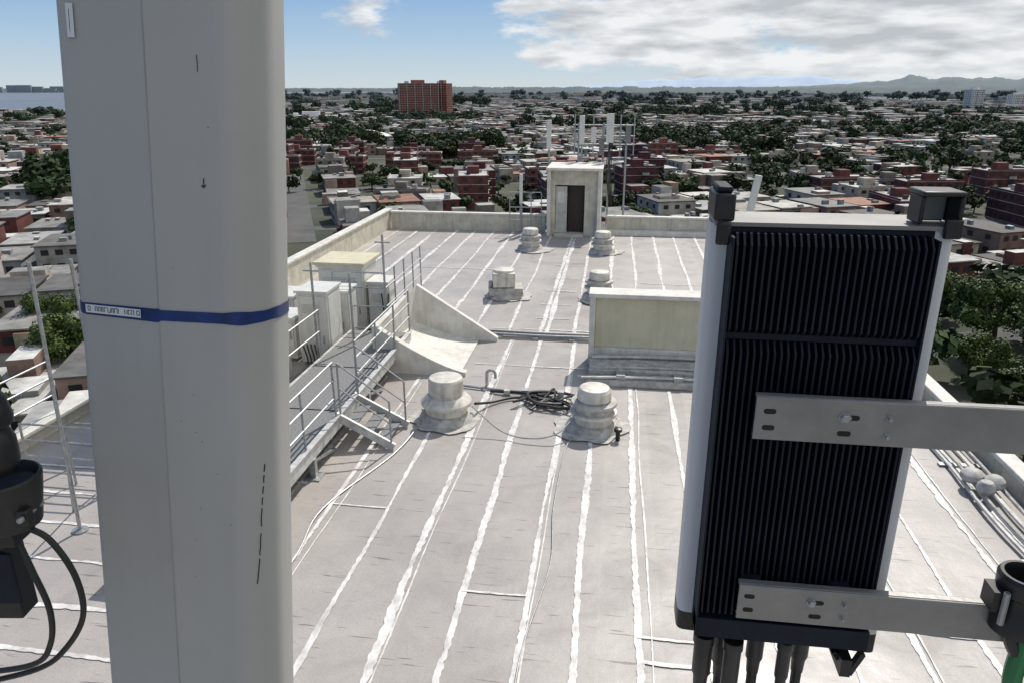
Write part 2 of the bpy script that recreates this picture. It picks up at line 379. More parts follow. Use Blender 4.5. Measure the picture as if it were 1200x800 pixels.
b=MB(); b.tube(smoothpath([(-2.65,13.3,.5),(-2.0,13.0,.14),(-1.4,12.85,.1),(-.9,12.95,.2),(-.6,13.4,.4)]),.014,M_galv)
b.tube(smoothpath([(-.78,5.0,.03),(-.9,7,.03),(-.7,9.0,.03),(-.78,10.5,.03),(-.74,12.5,.03),(-.6,13.2,.1)]),.010,M_galv)
b.tube(smoothpath([(-4.6,6,.03),(-4.4,8.5,.03),(-4.5,10,.03),(-3.9,12,.03),(-3.7,13.3,.1)]),.012,M_galv)
b.build('roof_cable')
b=MB(); b.tube([(-2.75,15.6,0),(-2.75,15.6,.3)]+[(-2.75+.1-.1*math.cos(a),15.6,.3+.1*math.sin(a)) for a in (.4,.8,1.2,1.6,2,2.4,2.8,3.1)]+[(-2.55,15.6,.2)],.035,M_ventd); b.build('gooseneck_pipe')
b=MB(); b.tube([(.25,13.2,0),(.25,13.2,.22)],.045,M_black); b.lathe(.25,13.2,[(.08,.2),(.08,.26),(.03,.28)],M_black,12); b.build('vent_pipe')

# ---------- walkway + railing ----------
wk=empty('steel_walkway')
b=MB(); dz=0.62; ys=7.9
b.bar((-5.05,ys,dz-.12),(-5.05,17.4,dz-.12),0.07,0.26,M_ltsteel); b.bar((-6.6,ys,dz-.12),(-6.6,17.4,dz-.12),0.07,0.2,M_ltsteel)
b.box(-5.09,-4.98,ys,17.4,dz+.012,dz+.03,M_ltsteel)
b.box(-6.56,-5.09,ys,17.4,dz-.06,dz-.02,M_grate)
for y in (10.2,12.5,14.8): b.box(-6.56,-5.10,y,y+.02,dz-.02,dz-.008,M_rubber)
for y in (8.2,11,14,17):
    for x in (-5.05,-6.6):
        b.box(x-.05,x+.05,y-.05,y+.05,0,dz-.25,M_galv); b.box(x-.15,x+.15,y-.15,y+.15,0.0,0.03,M_galv)
    b.bar((-5.05,y,dz-.3),(-5.05,y+1.0,.05),.05,.05,M_galv)
b.build('deck_frame',wk)
def railing(name,pts,h=1.1,sp=1.4,parent=None,rails=(1.1,.75,.4),r=.022,m=M_galv):
    b=MB()
    for a,c in zip(pts[:-1],pts[1:]):
        a=Vector(a);c=Vector(c);L=(c-a).length;n=max(1,round(L/sp))
        for i in range(n+1):
            p=a+(c-a)*i/n; b.tube([p,p+Vector((random.uniform(-.02,.02),0,h))],r,m,6)
        for z in rails: b.tube([a+Vector((0,0,z)),c+Vector((0,0,z))],r*.9,m,6)
    return b.build(name,parent)
railing('inner_rail',[(-5.05,13.4,dz),(-5.05,17.4,dz)],parent=wk)
railing('inner_rail_front',[(-5.05,ys,dz),(-5.05,12.2,dz)],parent=wk)
railing('outer_rail',[(-6.6,ys+2,dz),(-6.6,15.4,dz)],parent=wk,sp=2,rails=(1.1,.6))
b=MB()
for y in (12.3,13.3):
    b.bar((-5.1,y,dz-.02),(-3.95,y-.1,.06),.05,.16,M_ltsteel)
    b.tube([(-5.0,y,dz),(-5.0,y,dz+1.05)],.02,M_galv,6); b.tube([(-4.0,y-.1,.05),(-4.0,y-.1,1.0)],.02,M_galv,6)
    b.tube([(-5.0,y,dz+1.05),(-4.0,y-.1,1.0)],.02,M_galv,6); b.tube([(-5.0,y,dz+.55),(-4.0,y-.1,.55)],.016,M_galv,6)
for k in range(3): b.box(-4.95+.3*k,-4.7+.3*k,12.3,13.2,dz-.2-.16*k,dz-.17-.16*k,M_grate)
b.build('access_steps',wk)
b=MB(); b.box(-7.25,-6.66,8.5,16.1,.02,.14,M_grate); b.build('cable_tray')

# ---------- left structures ----------
def cabinet(x0,x1,y0,y1,z0,h,name='equipment_cabinet',m=M_cab):
    b=MB(); b.box(x0,x1,y0,y1,z0+.1,h,m); b.box(x0+.05,x1-.05,y0+.05,y1-.05,z0,z0+.1,M_grate)
    b.box(x0-.04,x1+.04,y0-.06,y1+.04,h,h+.06,m)
    b.box(x0+.05,x1-.05,y0-.025,y0,z0+.2,h-.08,m)
    b.box(x1-.14,x1-.11,y0-.05,y0-.025,z0+.6,z0+.8,M_galv)
    for k in range(5): b.box(x0+.12,x1-.2,y0-.032,y0-.025,h-.3-.05*k,h-.285-.05*k,M_galv)
    b.box(x1,x1+.02,y0+.08,y1-.08,z0+.2,h-.1,m)
    return b.build(name,bevel=0.012)
cabinet(-7.5,-6.75,16.3,17.2,.0,1.85); cabinet(-8.5,-7.7,16.5,17.3,.0,1.1); cabinet(-7.25,-6.7,17.5,18.2,.0,1.55)
cabinet(-7.95,-6.7,18.8,20.0,.0,1.9); cabinet(-6.6,-6.05,18.9,19.6,.0,1.45); cabinet(-9.4,-8.5,18.2,19.2,0,1.15)
b=MB(); b.box(-8.05,-6.6,18.65,20.1,1.97,2.05,M_beige); b.build('equipment_canopy',bevel=.02)
sh=empty('equipment_shelter')
b=MB(); b.box(-10.2,-7.45,12.6,15.6,0,2.25,M_parw); b.box(-10.3,-7.35,12.5,15.7,2.25,2.37,M_cab); b.box(-7.45,-7.42,13.0,14.0,.1,2.05,M_cab); b.box(-7.45,-7.43,14.4,15.2,.9,1.6,M_doorm)
b.box(-10.2,-7.4,12.55,12.6,1.05,1.12,M_cab)
b.build('walls',sh,bevel=.015)
railing('guard_rail',[(-7.2,17.9,0),(-5.8,17.9,0),(-5.8,21.5,0)],h=2.0,rails=(2.0,1.6,1.1,.5),sp=1.0)
railing('guard_rail',[(XL-.08,YN,.3),(XL-.08,12.3,.3)],sp=1.6)
railing('guard_rail',[(-9.9,10.2,0),(-8.2,10.2,0),(-8.2,12.0,0)],sp=.8,rails=(1.1,.8,.5,.2))
b=MB(); b.tube([(-8.0,8.9,0),(-7.9,8.9,4.25)],.028,M_galv,8); b.lathe(-8,8.9,[(.12,0),(.12,.03),(.04,.04)],M_galv,12)
b.tube([(-8.0,8.9,1.0),(-8.5,9.4,0)],.015,M_galv,6); b.build('antenna_mast')
b=MB(); b.tube([(-9.3,11.4,0),(-9.3,11.4,3.7)],.032,M_galv,10); b.lathe(-9.3,11.4,[(.12,0),(.12,.03),(.04,.04)],M_galv,12); b.build('antenna_mast')
for (x,y,h) in ((-6.9,15.9,2.7),(-5.8,17.9,3.0),(-10.3,20.5,1.9),(-10.1,17.9,2.2),(-8.7,17.8,2.5),(-6.1,16.2,2.4)):
    b=MB(); b.tube([(x,y,0),(x,y,h)],.03,M_galv,8); b.lathe(x,y,[(.1,0),(.1,.02),(.03,.03)],M_galv,10); b.tube([(x-.2,y,h-.2),(x+.2,y,h-.2)],.02,M_galv,6); b.build('steel_post')
b=MB()
for k in range(4): b.tube(smoothpath([(-7.4+.1*k,16.2,.6),(-7.2+.08*k,15.9,.1),(-6.9+.06*k,14,.2),(-6.95+.06*k,10,.2)]),.018,M_rubber,6)
for k in range(3): b.tube(smoothpath([(-6.2+.1*k,18.8,1.2),(-5.9,18.2,.3),(-5.7,17.9,.1),(-5.2,19,.1)]),.02,M_rubber,6)
b.build('cable_bundle')

def farant(x,y,h,panel=True,name='mast_antenna',w=.3):
    b=MB(); b.tube([(x,y,0),(x,y,h)],.05,M_galv,8); b.lathe(x,y,[(.15,0),(.15,.04),(.05,.06)],M_galv,12)
    if panel:
        b.box(x-w/2,x+w/2,y-.28,y-.12,h-1.3,h+.05,M_cab); b.box(x-.05,x+.05,y-.13,y,h-1.2,h-1.1,M_galv); b.box(x-.05,x+.05,y-.13,y,h-.3,h-.2,M_galv)
    return b.build(name,bevel=.02)
farant(-3.3,36.9,5.0,w=.22); farant(-1.75,37.4,5.2,w=.25); farant(-.4,37.2,5.3,w=.36); farant(-4.35,34.6,2.7,w=.14)
b=MB()
for z in (3.9,4.3,4.8): b.tube([(-2.2,37.4,z),(.8,37.3,z)],.035,M_galv,6)
for x in (-2.1,-1.2,.1,.75): b.tube([(x,37.35,3.4),(x,37.35,5.3)],.03,M_galv,6)
for x in (-1.9,-.7,.4): b.tube([(x,37.4,0),(x,37.4,4.9)],.05,M_galv,6)
b.box(.35,.6,37.1,37.25,4.0,4.8,M_grate); b.box(-1.3,-1.05,37.1,37.25,4.0,4.7,M_cab); b.box(-.9,-.65,37.1,37.25,3.4,4.2,M_grate)
for k in range(4): b.tube(smoothpath([(-.4+.05*k,37.1,4),(-.5+.07*k,37.0,2.8),(-.3+.04*k,37.0,1)]),.025,M_rubber,5)
b.build('antenna_frame')
b=MB(); b.tube([(5.9,33.8,0),(6.0,33.8,2.9)],.05,M_galv,8); M=Matrix.Translation((5.95,33.6,2.1))@Matrix.Rotation(R(8),4,'Y'); b.box(-.15,.15,-.12,.05,-.8,.85,M_cab,M); b.build('mast_antenna',bevel=.03)
railing('guard_rail',[(-4.9,34.6,0),(-3.4,34.6,0)],h=1.9,rails=(1.9,1.2,.6),sp=.5)

b=MB()
for i in range(5):
    x=6.15+.13*i; z=.07+.05*(i%3)
    b.tube(smoothpath([(x,2,z),(x+.05,5,z),(x-.03,7,z),(x+.06,9,z),(x-.04,11,z+.02),(x+.03,13,z),(x,15,z),(x+.02,22,z)]),.032-.006*(i%2),[M_ltsteel,M_ventd,M_vent][i%3],8)
for y in (4,7,10,13,16,19): b.box(6.05,6.8,y-.06,y+.06,.01,.04,M_galv)
b.build('pipe_bundle')
b=MB()
for (x,y,r) in ((6.25,12.2,.17),(6.52,12.0,.15),(6.3,11.8,.13)):
    b.lathe(x,y,[(r*.8,.0),(r*1.1,.06),(r*1.05,.14),(r*.7,.2),(r*.2,.22)],M_ventd,16,z0=.15)
b.build('sealant_bags')

# ---------------- left panel antenna ----------------
pa=empty('panel_antenna',loc=T(-0.70,1.44,-0.435),rot=(R(-5.2),R(3.3),YAW))
def fillet(poly,rad,n=5):
    out=[];N=len(poly)
    for i in range(N):
        p=Vector(poly[i]);a=Vector(poly[i-1]);c=Vector(poly[(i+1)%N]);r=rad[i]
        da=(a-p).normalized();dc=(c-p).normalized()
        if r==0: out.append(tuple(p));continue
        s=p+da*r;e=p+dc*r
        for k in range(n+1):
            t=k/n; q=s*(1-t)**2+p*2*t*(1-t)+e*t*t; out.append(tuple(q))
    return out
rads=[.02,.006,.03,.03,.03,.03]
prof=fillet([(-.195,.025),(-.012,-.012),(.145,-.010),(.199,.06),(.199,.18),(-.19,.18)],rads)
b=MB(); b.prism(prof,-1.25,1.35,M_radome); b.build('radome',pa,smooth=25,bevel=0)
prof2=fillet([(-.1965,.0245),(-.012,-.0135),(.1457,-.0115),(.2005,.0595),(.2005,.1815),(-.1915,.1815)],rads)
b=MB(); n=len(prof2)
vs=[(x,y,-.013+.002*math.sin(i*.7)) for i,(x,y) in enumerate(prof2)]+[(x,y,.012+.0015*math.sin(i*.9+1)) for i,(x,y) in enumerate(prof2)]
b.add(vs,[(i,(i+1)%n,n+(i+1)%n,n+i) for i in range(n)],M_tape); b.build('blue_tape_band',pa,smooth=40)
dx,dy=.183,-.037; Lf=math.hypot(dx,dy); ux,uy=dx/Lf,dy/Lf
Mx=Matrix(((ux,-uy,0,-.195+uy*.0035),(uy,ux,0,.025-ux*.0035),(0,0,1,0),(0,0,0,1)))
b=MB()
b.box(.022,.148,-.0005,.0,-.009,.008,M_label,Mx)
random.seed(5); x=.027
while x<.141:
    wl=random.uniform(.004,.0075)
    if random.random()>.1:
        b.box(x,x+.0014,-.0009,-.0005,-.005,.005,M_ink,Mx)
        if random.random()>.4: b.box(x+.0016,x+wl,-.0009,-.0005,.0036,.005,M_ink,Mx)
        if random.random()>.4: b.box(x+wl-.0013,x+wl,-.0009,-.0005,-.005,.0034,M_ink,Mx)
        if random.random()>.5: b.box(x+.0016,x+wl-.0015,-.0009,-.0005,-.0052,-.0038,M_ink,Mx)
    x+=wl+.0016
b.build('tape_label',pa,smooth=0)
b=MB(); b.box(-.0132,-.0110,-.0126,-.0100,-1.25,1.35,M_seamline); b.build('radome_seam',pa)
b=MB(); random.seed(8)
def mark(pts,r): b.tube(pts,r,M_ink,5)
yf=-.0112
mark([(.088,yf,.265),(.0885,yf,.275)],.0012); mark([(.085,yf,.262),(.088,yf,.258),(.091,yf,.263)],.0022)
mark([(.085,yf,.47),(.0853,yf,.48),(.0845,yf,.50)],.0008)
# crack in the radome corner, following the chamfer face (from (.145,-.010) to (.199,.06))
def chamf(t): return (.145+.054*t+.0006,-.010+.070*t-.0006)
z=-.33; t=.62; pts=[]
for k in range(34):
    x,y=chamf(t); pts.append((x,y,z)); z-=.0085; t-=.010+random.uniform(-.012,.012)
    t=max(.30,t)
for a,c in zip(pts[:-1],pts[1:]):
    if random.random()<.8: mark([a,c],.0013)
for k in range(14):
    x=random.uniform(-.0,.12); z=random.uniform(-.7,.5); mark([(x,yf,z),(x+.001,yf,z+.002)],.0007)
b.build('scratches',pa)
b=MB(); b.box(.03,.045,-.0008,0,.52,.58,M_label,Mx); b.box(.036,.037,-.0011,-.0008,.53,.57,M_ink,Mx); b.build('serial_label',pa)
b=MB(); b.tube([(0,.30,-8),(0,.30,1.3)],.045,M_galv,14)
for z in (-.95,.95): b.box(-.06,.06,.18,.36,z-.04,z+.04,M_zinc)
b.build('mounting_pole',pa)

# ---------------- right radio antenna ----------------
ra=empty('active_antenna_unit',loc=(0,0,HC))
b=MB(); ZB=-1.275
prof=fillet([(.206,1.625),(.206,1.75),(.69,1.75),(.69,1.60)],[.022,.05,.05,.02],6)
b.prism(prof[::-1],ZB,-.275,M_radome2); b.build('radome',ra,smooth=40)
b=MB(); b.prism(prof[::-1],ZB-.055,ZB-.001,M_black); b.build('bottom_cap',ra,smooth=40)
b=MB(); b.prism(fillet([(.21,1.595),(.21,1.745),(.685,1.745),(.685,1.595)],[.01,.04,.04,.01])[::-1],-.2745,-.266,M_zinc); b.build('top_rim',ra,smooth=40)
b=MB()
b.box(.242,.648,1.60,1.6245,ZB-.01,-.276,M_fin)
b.box(.242,.2465,1.548,1.60,ZB,-.29,M_fin); b.box(.6435,.648,1.56,1.60,ZB,-.29,M_fin)
nf=28
for i in range(nf):
    x=.252+i*.0141
    th=.0045
    for (za,zb,dep) in ((-.50,-.285,.044),(ZB+.05,-.516,.050)):
        yb=1.60
        vs=[(x,yb,za),(x,yb,zb),(x,yb-dep*.55,zb),(x,yb-dep,zb-.022),(x,yb-dep,za+.012),(x,yb-dep*.7,za)]
        vs+=[(x+th,p[1],p[2]) for p in vs]
        n=6; b.add(vs,[(0,1,2,3,4,5),(11,10,9,8,7,6)]+[(i2,(i2+1)%n+0,n+(i2+1)%n,n+i2) for i2 in range(n)],M_fin)
b.box(.247,.643,1.575,1.60,-.515,-.501,M_fin)
b.box(.242,.648,1.55,1.60,ZB-.01,ZB+.045,M_fin)
b.build('heat_sink_fins',ra,smooth=0)
b=MB()
b.box(.204,.246,1.575,1.70,-.262,-.205,M_black); b.box(.208,.240,1.585,1.69,-.205,-.192,M_fin)
b.box(.21,.24,1.565,1.575,-.31,-.262,M_black)
b.build('corner_cap',ra,bevel=.008)
b=MB()
b.box(.612,.621,1.60,1.67,-.264,-.206,M_black); b.box(.682,.692,1.59,1.68,-.264,-.206,M_black); b.box(.610,.694,1.59,1.68,-.206,-.196,M_black); b.box(.621,.682,1.655,1.67,-.264,-.206,M_seamline)
b.box(.660,.694,1.585,1.60,-.29,-.25,M_black)
b.build('carry_handle',ra,bevel=.004)
def plate(name,x0,x1,zc,hh,y,slots,bolts):
    b=MB(); b.box(x0,x1,y-.006,y,zc-hh,zc+hh,M_zinc)
    b.box(x0,x1,y,y+.02,zc+hh-.006,zc+hh,M_zinc); b.box(x0+.002,x1,y,y+.02,zc-hh,zc-hh+.006,M_zinc)
    b.build(name,ra,bevel=.0025)
    b=MB()
    for (x,z,w,h) in slots:
        pts=[]
        for k in range(24):
            a=2*math.pi*k/24; pts.append((x+(w-h)/2*(1 if math.cos(a)>0 else -1)+h/2*math.cos(a),z+h/2*math.sin(a)))
        M=Matrix(((1,0,0,0),(0,0,1,y-.0066),(0,1,0,0),(0,0,0,1)))
        b.prism(pts,0,.0004,M_dark,M)
    for (x,z,r) in bolts:
        M=Matrix(((1,0,0,x),(0,0,-1,y-.006),(0,1,0,z),(0,0,0,1)))
        b.lathe(0,0,[(r*1.4,0),(r*1.4,.002),(r*.95,.0021),(r,.003),(r,.009),(r*.75,.011)],M_galv,6,M=M)
    b.build(name+'_fixings',ra)
plate('upper_bracket',.315,1.14,-.665,.050,1.505,[(.345,-.648,.026,.012),(.345,-.686,.026,.012),(.50,-.69,.028,.012),(.512,-.653,.03,.012)],[(.497,-.653,.010),(.585,-.650,.005),(.585,-.69,.005)])
plate('lower_bracket',.325,1.14,-1.135,.047,1.505,[(.35,-1.118,.024,.012),(.35,-1.155,.024,.012),(.50,-1.158,.028,.012),(.50,-1.12,.032,.012)],[(.488,-1.12,.008),(.56,-1.118,.004),(.56,-1.155,.004)])
b=MB()
for zc in (-.665,-1.135):
    for x in (.36,.56): b.box(x-.02,x+.02,1.511,1.60,zc-.04,zc+.04,M_fin)
b.build('standoffs',ra)
b=MB(); random.seed(11)
for i,(x,y,r,l) in enumerate([(.275,1.60,.024,.12),(.335,1.66,.026,.13),(.345,1.585,.022,.15),(.415,1.65,.022,.10),(.475,1.60,.017,.11),(.53,1.66,.022,.09)]):
    zt=ZB-.05
    b.lathe(x,y,[(r*.7,zt-l-.04),(r*.8,zt-l),(r,zt-l+.01),(r,zt-.02),(r*1.15,zt-.015),(r*1.15,zt+.01)],M_black,16)
    b.tube(smoothpath([(x,y,zt-l),(x,y,-1.55),(x+random.uniform(-.03,.03),y+.02,-1.8),(x*.9+.3*.1,y+.1,-2.6),(.6,1.7,-4.0),(.9,1.75,-6.45)]),r*.62,M_green if i==4 else M_rubber,10)
b.box(.60,.625,1.56,1.66,ZB-.10,ZB-.05,M_black); b.bar((.59,1.6,ZB-.055),(.635,1.6,ZB-.12),.02,.012,M_black); b.bar((.66,1.6,ZB-.055),(.635,1.6,ZB-.12),.02,.012,M_black)
b.build('connectors_and_cables',ra)
b=MB(); b.tube([(1.16,1.60,-6.5),(1.16,1.60,1.0)],.05,M_galv,16)
for z in (-.665,-1.135): b.box(1.08,1.24,1.512,1.56,z-.045,z+.045,M_zinc)
b.build('mounting_pole',ra)
b=MB(); x,y=.918,1.49; k=.86
prof=[(.052,-1.17),(.06,-1.165),(.062,-1.13),(.052,-1.10),(.052,-1.06),(.062,-1.05),(.064,-1.01),(.058,-1.0),(.050,-1.0),(.046,-1.02),(.042,-1.12),(.01,-1.125)]
prof=[(r*k,(z+1.08)*k-1.060) for r,z in prof]
b.lathe(x,y,prof,M_black,28); b.box(x-.072,x-.042,y-.03,y+.02,-1.075,-1.025,M_black); b.tube([(x-.05,y-.035,-1.02),(x-.05,y-.035,-1.10)],.007,M_galv,8)
b.tube(smoothpath([(x+.03,y,-1.14),(x+.03,y,-1.3),(x+.1,y,-1.45)]),.02,M_green,10); b.tube(smoothpath([(x-.01,y,-1.14),(x+.02,y,-1.2),(x+.10,y,-1.3)]),.016,M_black,10)
b.build('cable_clamp',ra,smooth=30)

# ---------------- left black bracket with cables ----------------
lc=empty('cable_bracket',loc=(0,0,HC),rot=(0,0,YAW))
b=MB(); cx,cy=-.945,1.2
b.lathe(cx,cy,[(.012,-.665),(.04,-.66),(.046,-.64),(.046,-.60),(.036,-.575),(.03,-.57)],M_black,24)
b.lathe(cx,cy,[(.02,-.571),(.048,-.568),(.05,-.555),(.043,-.52),(.022,-.498),(.008,-.492)],M_black,24)
b.build('swivel_head',lc)
b=MB()
b.lathe(cx+.01,cy,[(.03,-.775),(.05,-.77),(.062,-.70),(.066,-.672),(.061,-.667),(.053,-.69),(.02,-.70)],M_black,26)
b.box(cx-.08,cx+.03,cy-.035,cy+.03,-.80,-.73,M_black); b.box(cx-.1,cx+.0,cy-.02,cy+.03,-.97,-.80,M_black); b.box(cx-.05,cx+.01,cy-.028,cy-.02,-.93,-.82,M_fin)
b.box(cx+.045,cx+.07,cy-.04,cy-.02,-.75,-.72,M_black); b.tube([(cx+.06,cy-.05,-.735),(cx+.06,cy+.02,-.735)],.006,M_galv,8)
b.build('clamp_body',lc,bevel=.006)
b=MB()
b.tube(smoothpath([(-.905,1.19,-.77),(-.865,1.19,-.80),(-.833,1.19,-.88),(-.835,1.19,-.97),(-.885,1.19,-1.05),(-.96,1.2,-1.11),(-1.15,1.25,-1.20)]),.0058,M_rubber,8)
b.tube(smoothpath([(-.93,1.19,-.78),(-.905,1.18,-.86),(-.890,1.18,-.95),(-.905,1.18,-1.03),(-.96,1.19,-1.09),(-1.15,1.25,-1.17)]),.0058,M_rubber,8)
b.build('cables',lc)
b=MB(); b.tube([(-1.3,1.25,-6.5),(-1.3,1.25,1.0)],.045,M_galv,14); b.box(-1.3,-1.0,1.2,1.23,-.80,-.74,M_zinc); b.box(-1.3,-.98,1.2,1.23,-.63,-.59,M_zinc); b.build('mounting_pole',lc)

# ---------------- terrain ----------------
b=MB(); S=45000
b.add([(-S,-S,GZ),(S,-S,GZ),(S,S,GZ),(-S,S,GZ)],[(0,1,2,3)],M_ground); b.build('ground',smooth=0)
def pol(az,r,z): a=R(az); return (r*math.sin(a),r*math.cos(a),z)
b=MB()
near=[pol(a,1500+60*math.sin(a*1.7),GZ+.3) for a in range(-75,-26)]; far=[pol(a,7800,GZ+.3) for a in range(-75,-26)]
n=len(near); b.add(near+far,[(i,i+1,n+i+1,n+i) for i in range(n-1)],M_water)
near=[pol(a,5200,GZ+.3) for a in range(-26,-14)]; far=[pol(a,30000,GZ+.3) for a in range(-26,-14)]
n=len(near); b.add(near+far,[(i,i+1,n+i+1,n+i) for i in range(n-1)],M_water); b.build('bay_water',smooth=0)
def ridge(name,r,az0,az1,hf,m,depth=600,step=.15):
    b=MB();vs=[];K=int((az1-az0)/step)
    for i in range(K+1):
        az=az0+i*step; h=hf(az)
        vs+=[pol(az,r,GZ),pol(az,r+depth*.5,GZ+h*.72),pol(az,r+depth,GZ+h),pol(az,r+depth*2.2,GZ)]
    fs=[]
    for i in range(K):
        for k in range(3): fs.append((4*i+k,4*i+4+k,4*i+5+k,4*i+1+k))
    b.add(vs,fs,m); b.build(name,smooth=60)
def nz(a,s,sd): return noise.noise(Vector((a*s,sd,0)))
def sst(x,a,c):
    t=max(0,min(1,(x-a)/(c-a))); return t*t*(3-2*t)
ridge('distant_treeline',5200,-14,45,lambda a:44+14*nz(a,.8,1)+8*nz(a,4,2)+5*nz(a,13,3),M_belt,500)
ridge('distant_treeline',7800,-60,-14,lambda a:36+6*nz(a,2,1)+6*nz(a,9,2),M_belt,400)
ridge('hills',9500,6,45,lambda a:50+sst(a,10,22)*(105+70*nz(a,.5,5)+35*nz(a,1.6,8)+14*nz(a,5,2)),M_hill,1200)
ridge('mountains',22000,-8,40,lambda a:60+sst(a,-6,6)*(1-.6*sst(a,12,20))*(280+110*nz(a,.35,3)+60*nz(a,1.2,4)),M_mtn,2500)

# ---------------- city ----------------
cv=[];cf=[];cc=[]
def cbox(cx,cy,sx,sy,z0,z1,rot,wc,rc):
    c,s_=math.cos(rot),math.sin(rot); o=len(cv)
    for z in(z0,z1):
        for (x,y) in((-sx/2,-sy/2),(sx/2,-sy/2),(sx/2,sy/2),(-sx/2,sy/2)):
            cv.append((cx+x*c-y*s_,cy+x*s_+y*c,z))
    for f in((0,1,5,4),(1,2,6,5),(2,3,7,6),(3,0,4,7)): cf.append(tuple(i+o for i in f)); cc.append(wc)
    cf.append((o+4,o+5,o+6,o+7)); cc.append(rc)
walls=[(.5,.45,.38),(.42,.42,.4),(.55,.5,.36),(.3,.34,.36),(.45,.32,.26),(.3,.2,.16),(.5,.48,.45),(.16,.045,.04),(.14,.04,.035),(.2,.18,.16)]
roofs=[(.7,.7,.68),(.6,.59,.56),(.4,.39,.37),(.8,.8,.78),(.22,.21,.2),(.42,.38,.33),(.14,.135,.13),(.10,.095,.09),(.42,.2,.13),(.3,.3,.29),(.7,.68,.62),(.45,.45,.44),(.35,.34,.32)]
trees=[]
random.seed(21)
gr=R(24); gc,gs=math.cos(gr),math.sin(gr)
def W(u,v): return (u*gc-v*gs,u*gs+v*gc)
def azr(x,y): return math.degrees(math.atan2(x,y)),math.hypot(x,y)
def aptzone(x,y):
    az,r=azr(x,y)
    return 235<r<455 and -27<az<30 and noise.noise(Vector((x*.012,y*.012,9)))<.02
def green(x,y): return noise.noise(Vector((x*.006,y*.006,3)))+.5*noise.noise(Vector((x*.02,y*.02,7)))
def onstreet(u,v):
    a=v%44; c=u%170
    return a<4.5 or a>39.5 or c<6 or c>164
u=-1900
while u<1900:
    for row in range(-40,60):
        for side in (11,33):
            v=row*44+side; x,y=W(u,v); az,r=azr(x,y)
            if r<62 or r>1900 or y<20 or az<-62 or az>46: continue
            if az<-26 and r>1460: continue
            if abs(x)<26 and y<75: continue
            if aptzone(x,y): continue
            if onstreet(u,v): continue
            gg=green(x,y)
            if gg>.30 or (r>700 and gg>.2):
                if random.random()<.75: trees.append((x+random.uniform(-5,5),y+random.uniform(-6,6),random.uniform(.9,1.7)))
                if r<700 and random.random()<.5: trees.append((x+random.uniform(-7,7),y+random.uniform(-8,8),random.uniform(.9,1.5)))
                continue
            sx=random.uniform(9,12.5); sy=random.uniform(11,17); h=random.choice([3.2,3.4,3.6,6.2,6.4])
            if r>1100: h+=1
            wc=random.choice(walls);rc=random.choice(roofs)
            k=random.uniform(.7,1.1); rc=tuple(min(.85,q*k) for q in rc)
            ro=gr+random.uniform(-.05,.05)
            cbox(x,y,sx,sy,GZ,GZ+h-.25,ro,wc,rc)
            cbox(x,y,sx+.9,sy+.9,GZ+h-.25,GZ+h,ro,tuple(q*.9 for q in rc),rc)
            if r<900:
              for t in range(random.choice([1,1,2,3])):
                dx,dy=random.uniform(-6,6),random.uniform(-9,9)
                xx=x+dx*gc-dy*gs; yy=y+dx*gs+dy*gc
                cbox(xx,yy,random.uniform(2.5,7),random.uniform(2.5,7),GZ,GZ+random.choice([2.6,2.9,3.9,5.9,7.2]),ro,random.choice(walls),random.choice(roofs))
              for t in range(2): cbox(x+random.uniform(-4,4),y+random.uniform(-5,5),random.uniform(.8,2),random.uniform(.8,2),GZ+h,GZ+h+random.uniform(.4,1.4),ro,(.25,.27,.3),random.choice(roofs))
              if r<450 and random.random()<.5:
                xx,yy=W(u+random.uniform(-5,5),v+(-11+6.4 if side==11 else 11-6.4)); col=random.choice([(.5,.5,.5),(.6,.6,.62),(.03,.03,.03),(.25,.03,.03),(.04,.08,.2)])
                cbox(xx,yy,4.3,1.8,GZ+.3,GZ+.95,ro,col,col); cbox(xx,yy,2.3,1.6,GZ+.95,GZ+1.45,ro,(.03,.03,.04),col)
            if r<650:
                for q in (-.3,0,.3):
                    for (wx,wy,a_,b_) in ((q*sx,-(sy/2+.04),1.5,.06),(-(sx/2+.04),q*sy,.06,1.5)):
                        ax=x+wx*math.cos(ro)-wy*math.sin(ro); ay=y+wx*math.sin(ro)+wy*math.cos(ro)
                        cbox(ax,ay,a_,b_,GZ+1,GZ+2.2,ro,(.03,.03,.04),(.03,.03,.04))
                        if h>5: cbox(ax,ay,a_,b_,GZ+4,GZ+5.2,ro,(.03,.03,.04),(.03,.03,.04))
            if random.random()<(.42+.7*max(0,gg+.15) if r<900 else .14):
                trees.append((x+random.uniform(-8,8),y+random.choice([-11,11])+random.uniform(-2,2),random.uniform(.5,1.2)))
    u+=13.4
for i in range(8500):
    az=random.uniform(-27,38); r=1700*(1+random.random()**1.3*2.0)
    x,y,_=pol(az,r,0)
    if noise.noise(Vector((x*.0016,y*.0016,1)))>.2: continue
    big=random.random()<.12
    cbox(x,y,random.uniform(10,22)*(2.6 if big else 1),random.uniform(10,20)*(1.8 if big else 1),GZ,GZ+random.choice([4,5,6,7,9])*(1.4 if big else 1),gr,random.choice(walls[:7]),random.choice(roofs))
for i in range(130):
    az=random.uniform(-60,-37); x,y,_=pol(az,7700+random.uniform(-50,50),0)
    cbox(x,y,random.uniform(30,130),40,GZ,GZ+random.uniform(15,60),gr,(.6,.6,.6),(.7,.7,.7))
me=bpy.data.meshes.new('distant_houses'); me.from_pydata(cv,[],cf)
ca_=me.color_attributes.new(name='Col',type='FLOAT_COLOR',domain='CORNER')
buf=[]
for c in cc: buf+= [c[0],c[1],c[2],1.0]*4
ca_.data.foreach_set('color',buf); me.materials.append(M_city); me.update()
o=bpy.data.objects.new('distant_houses',me); scene.collection.objects.link(o)
b=MB()
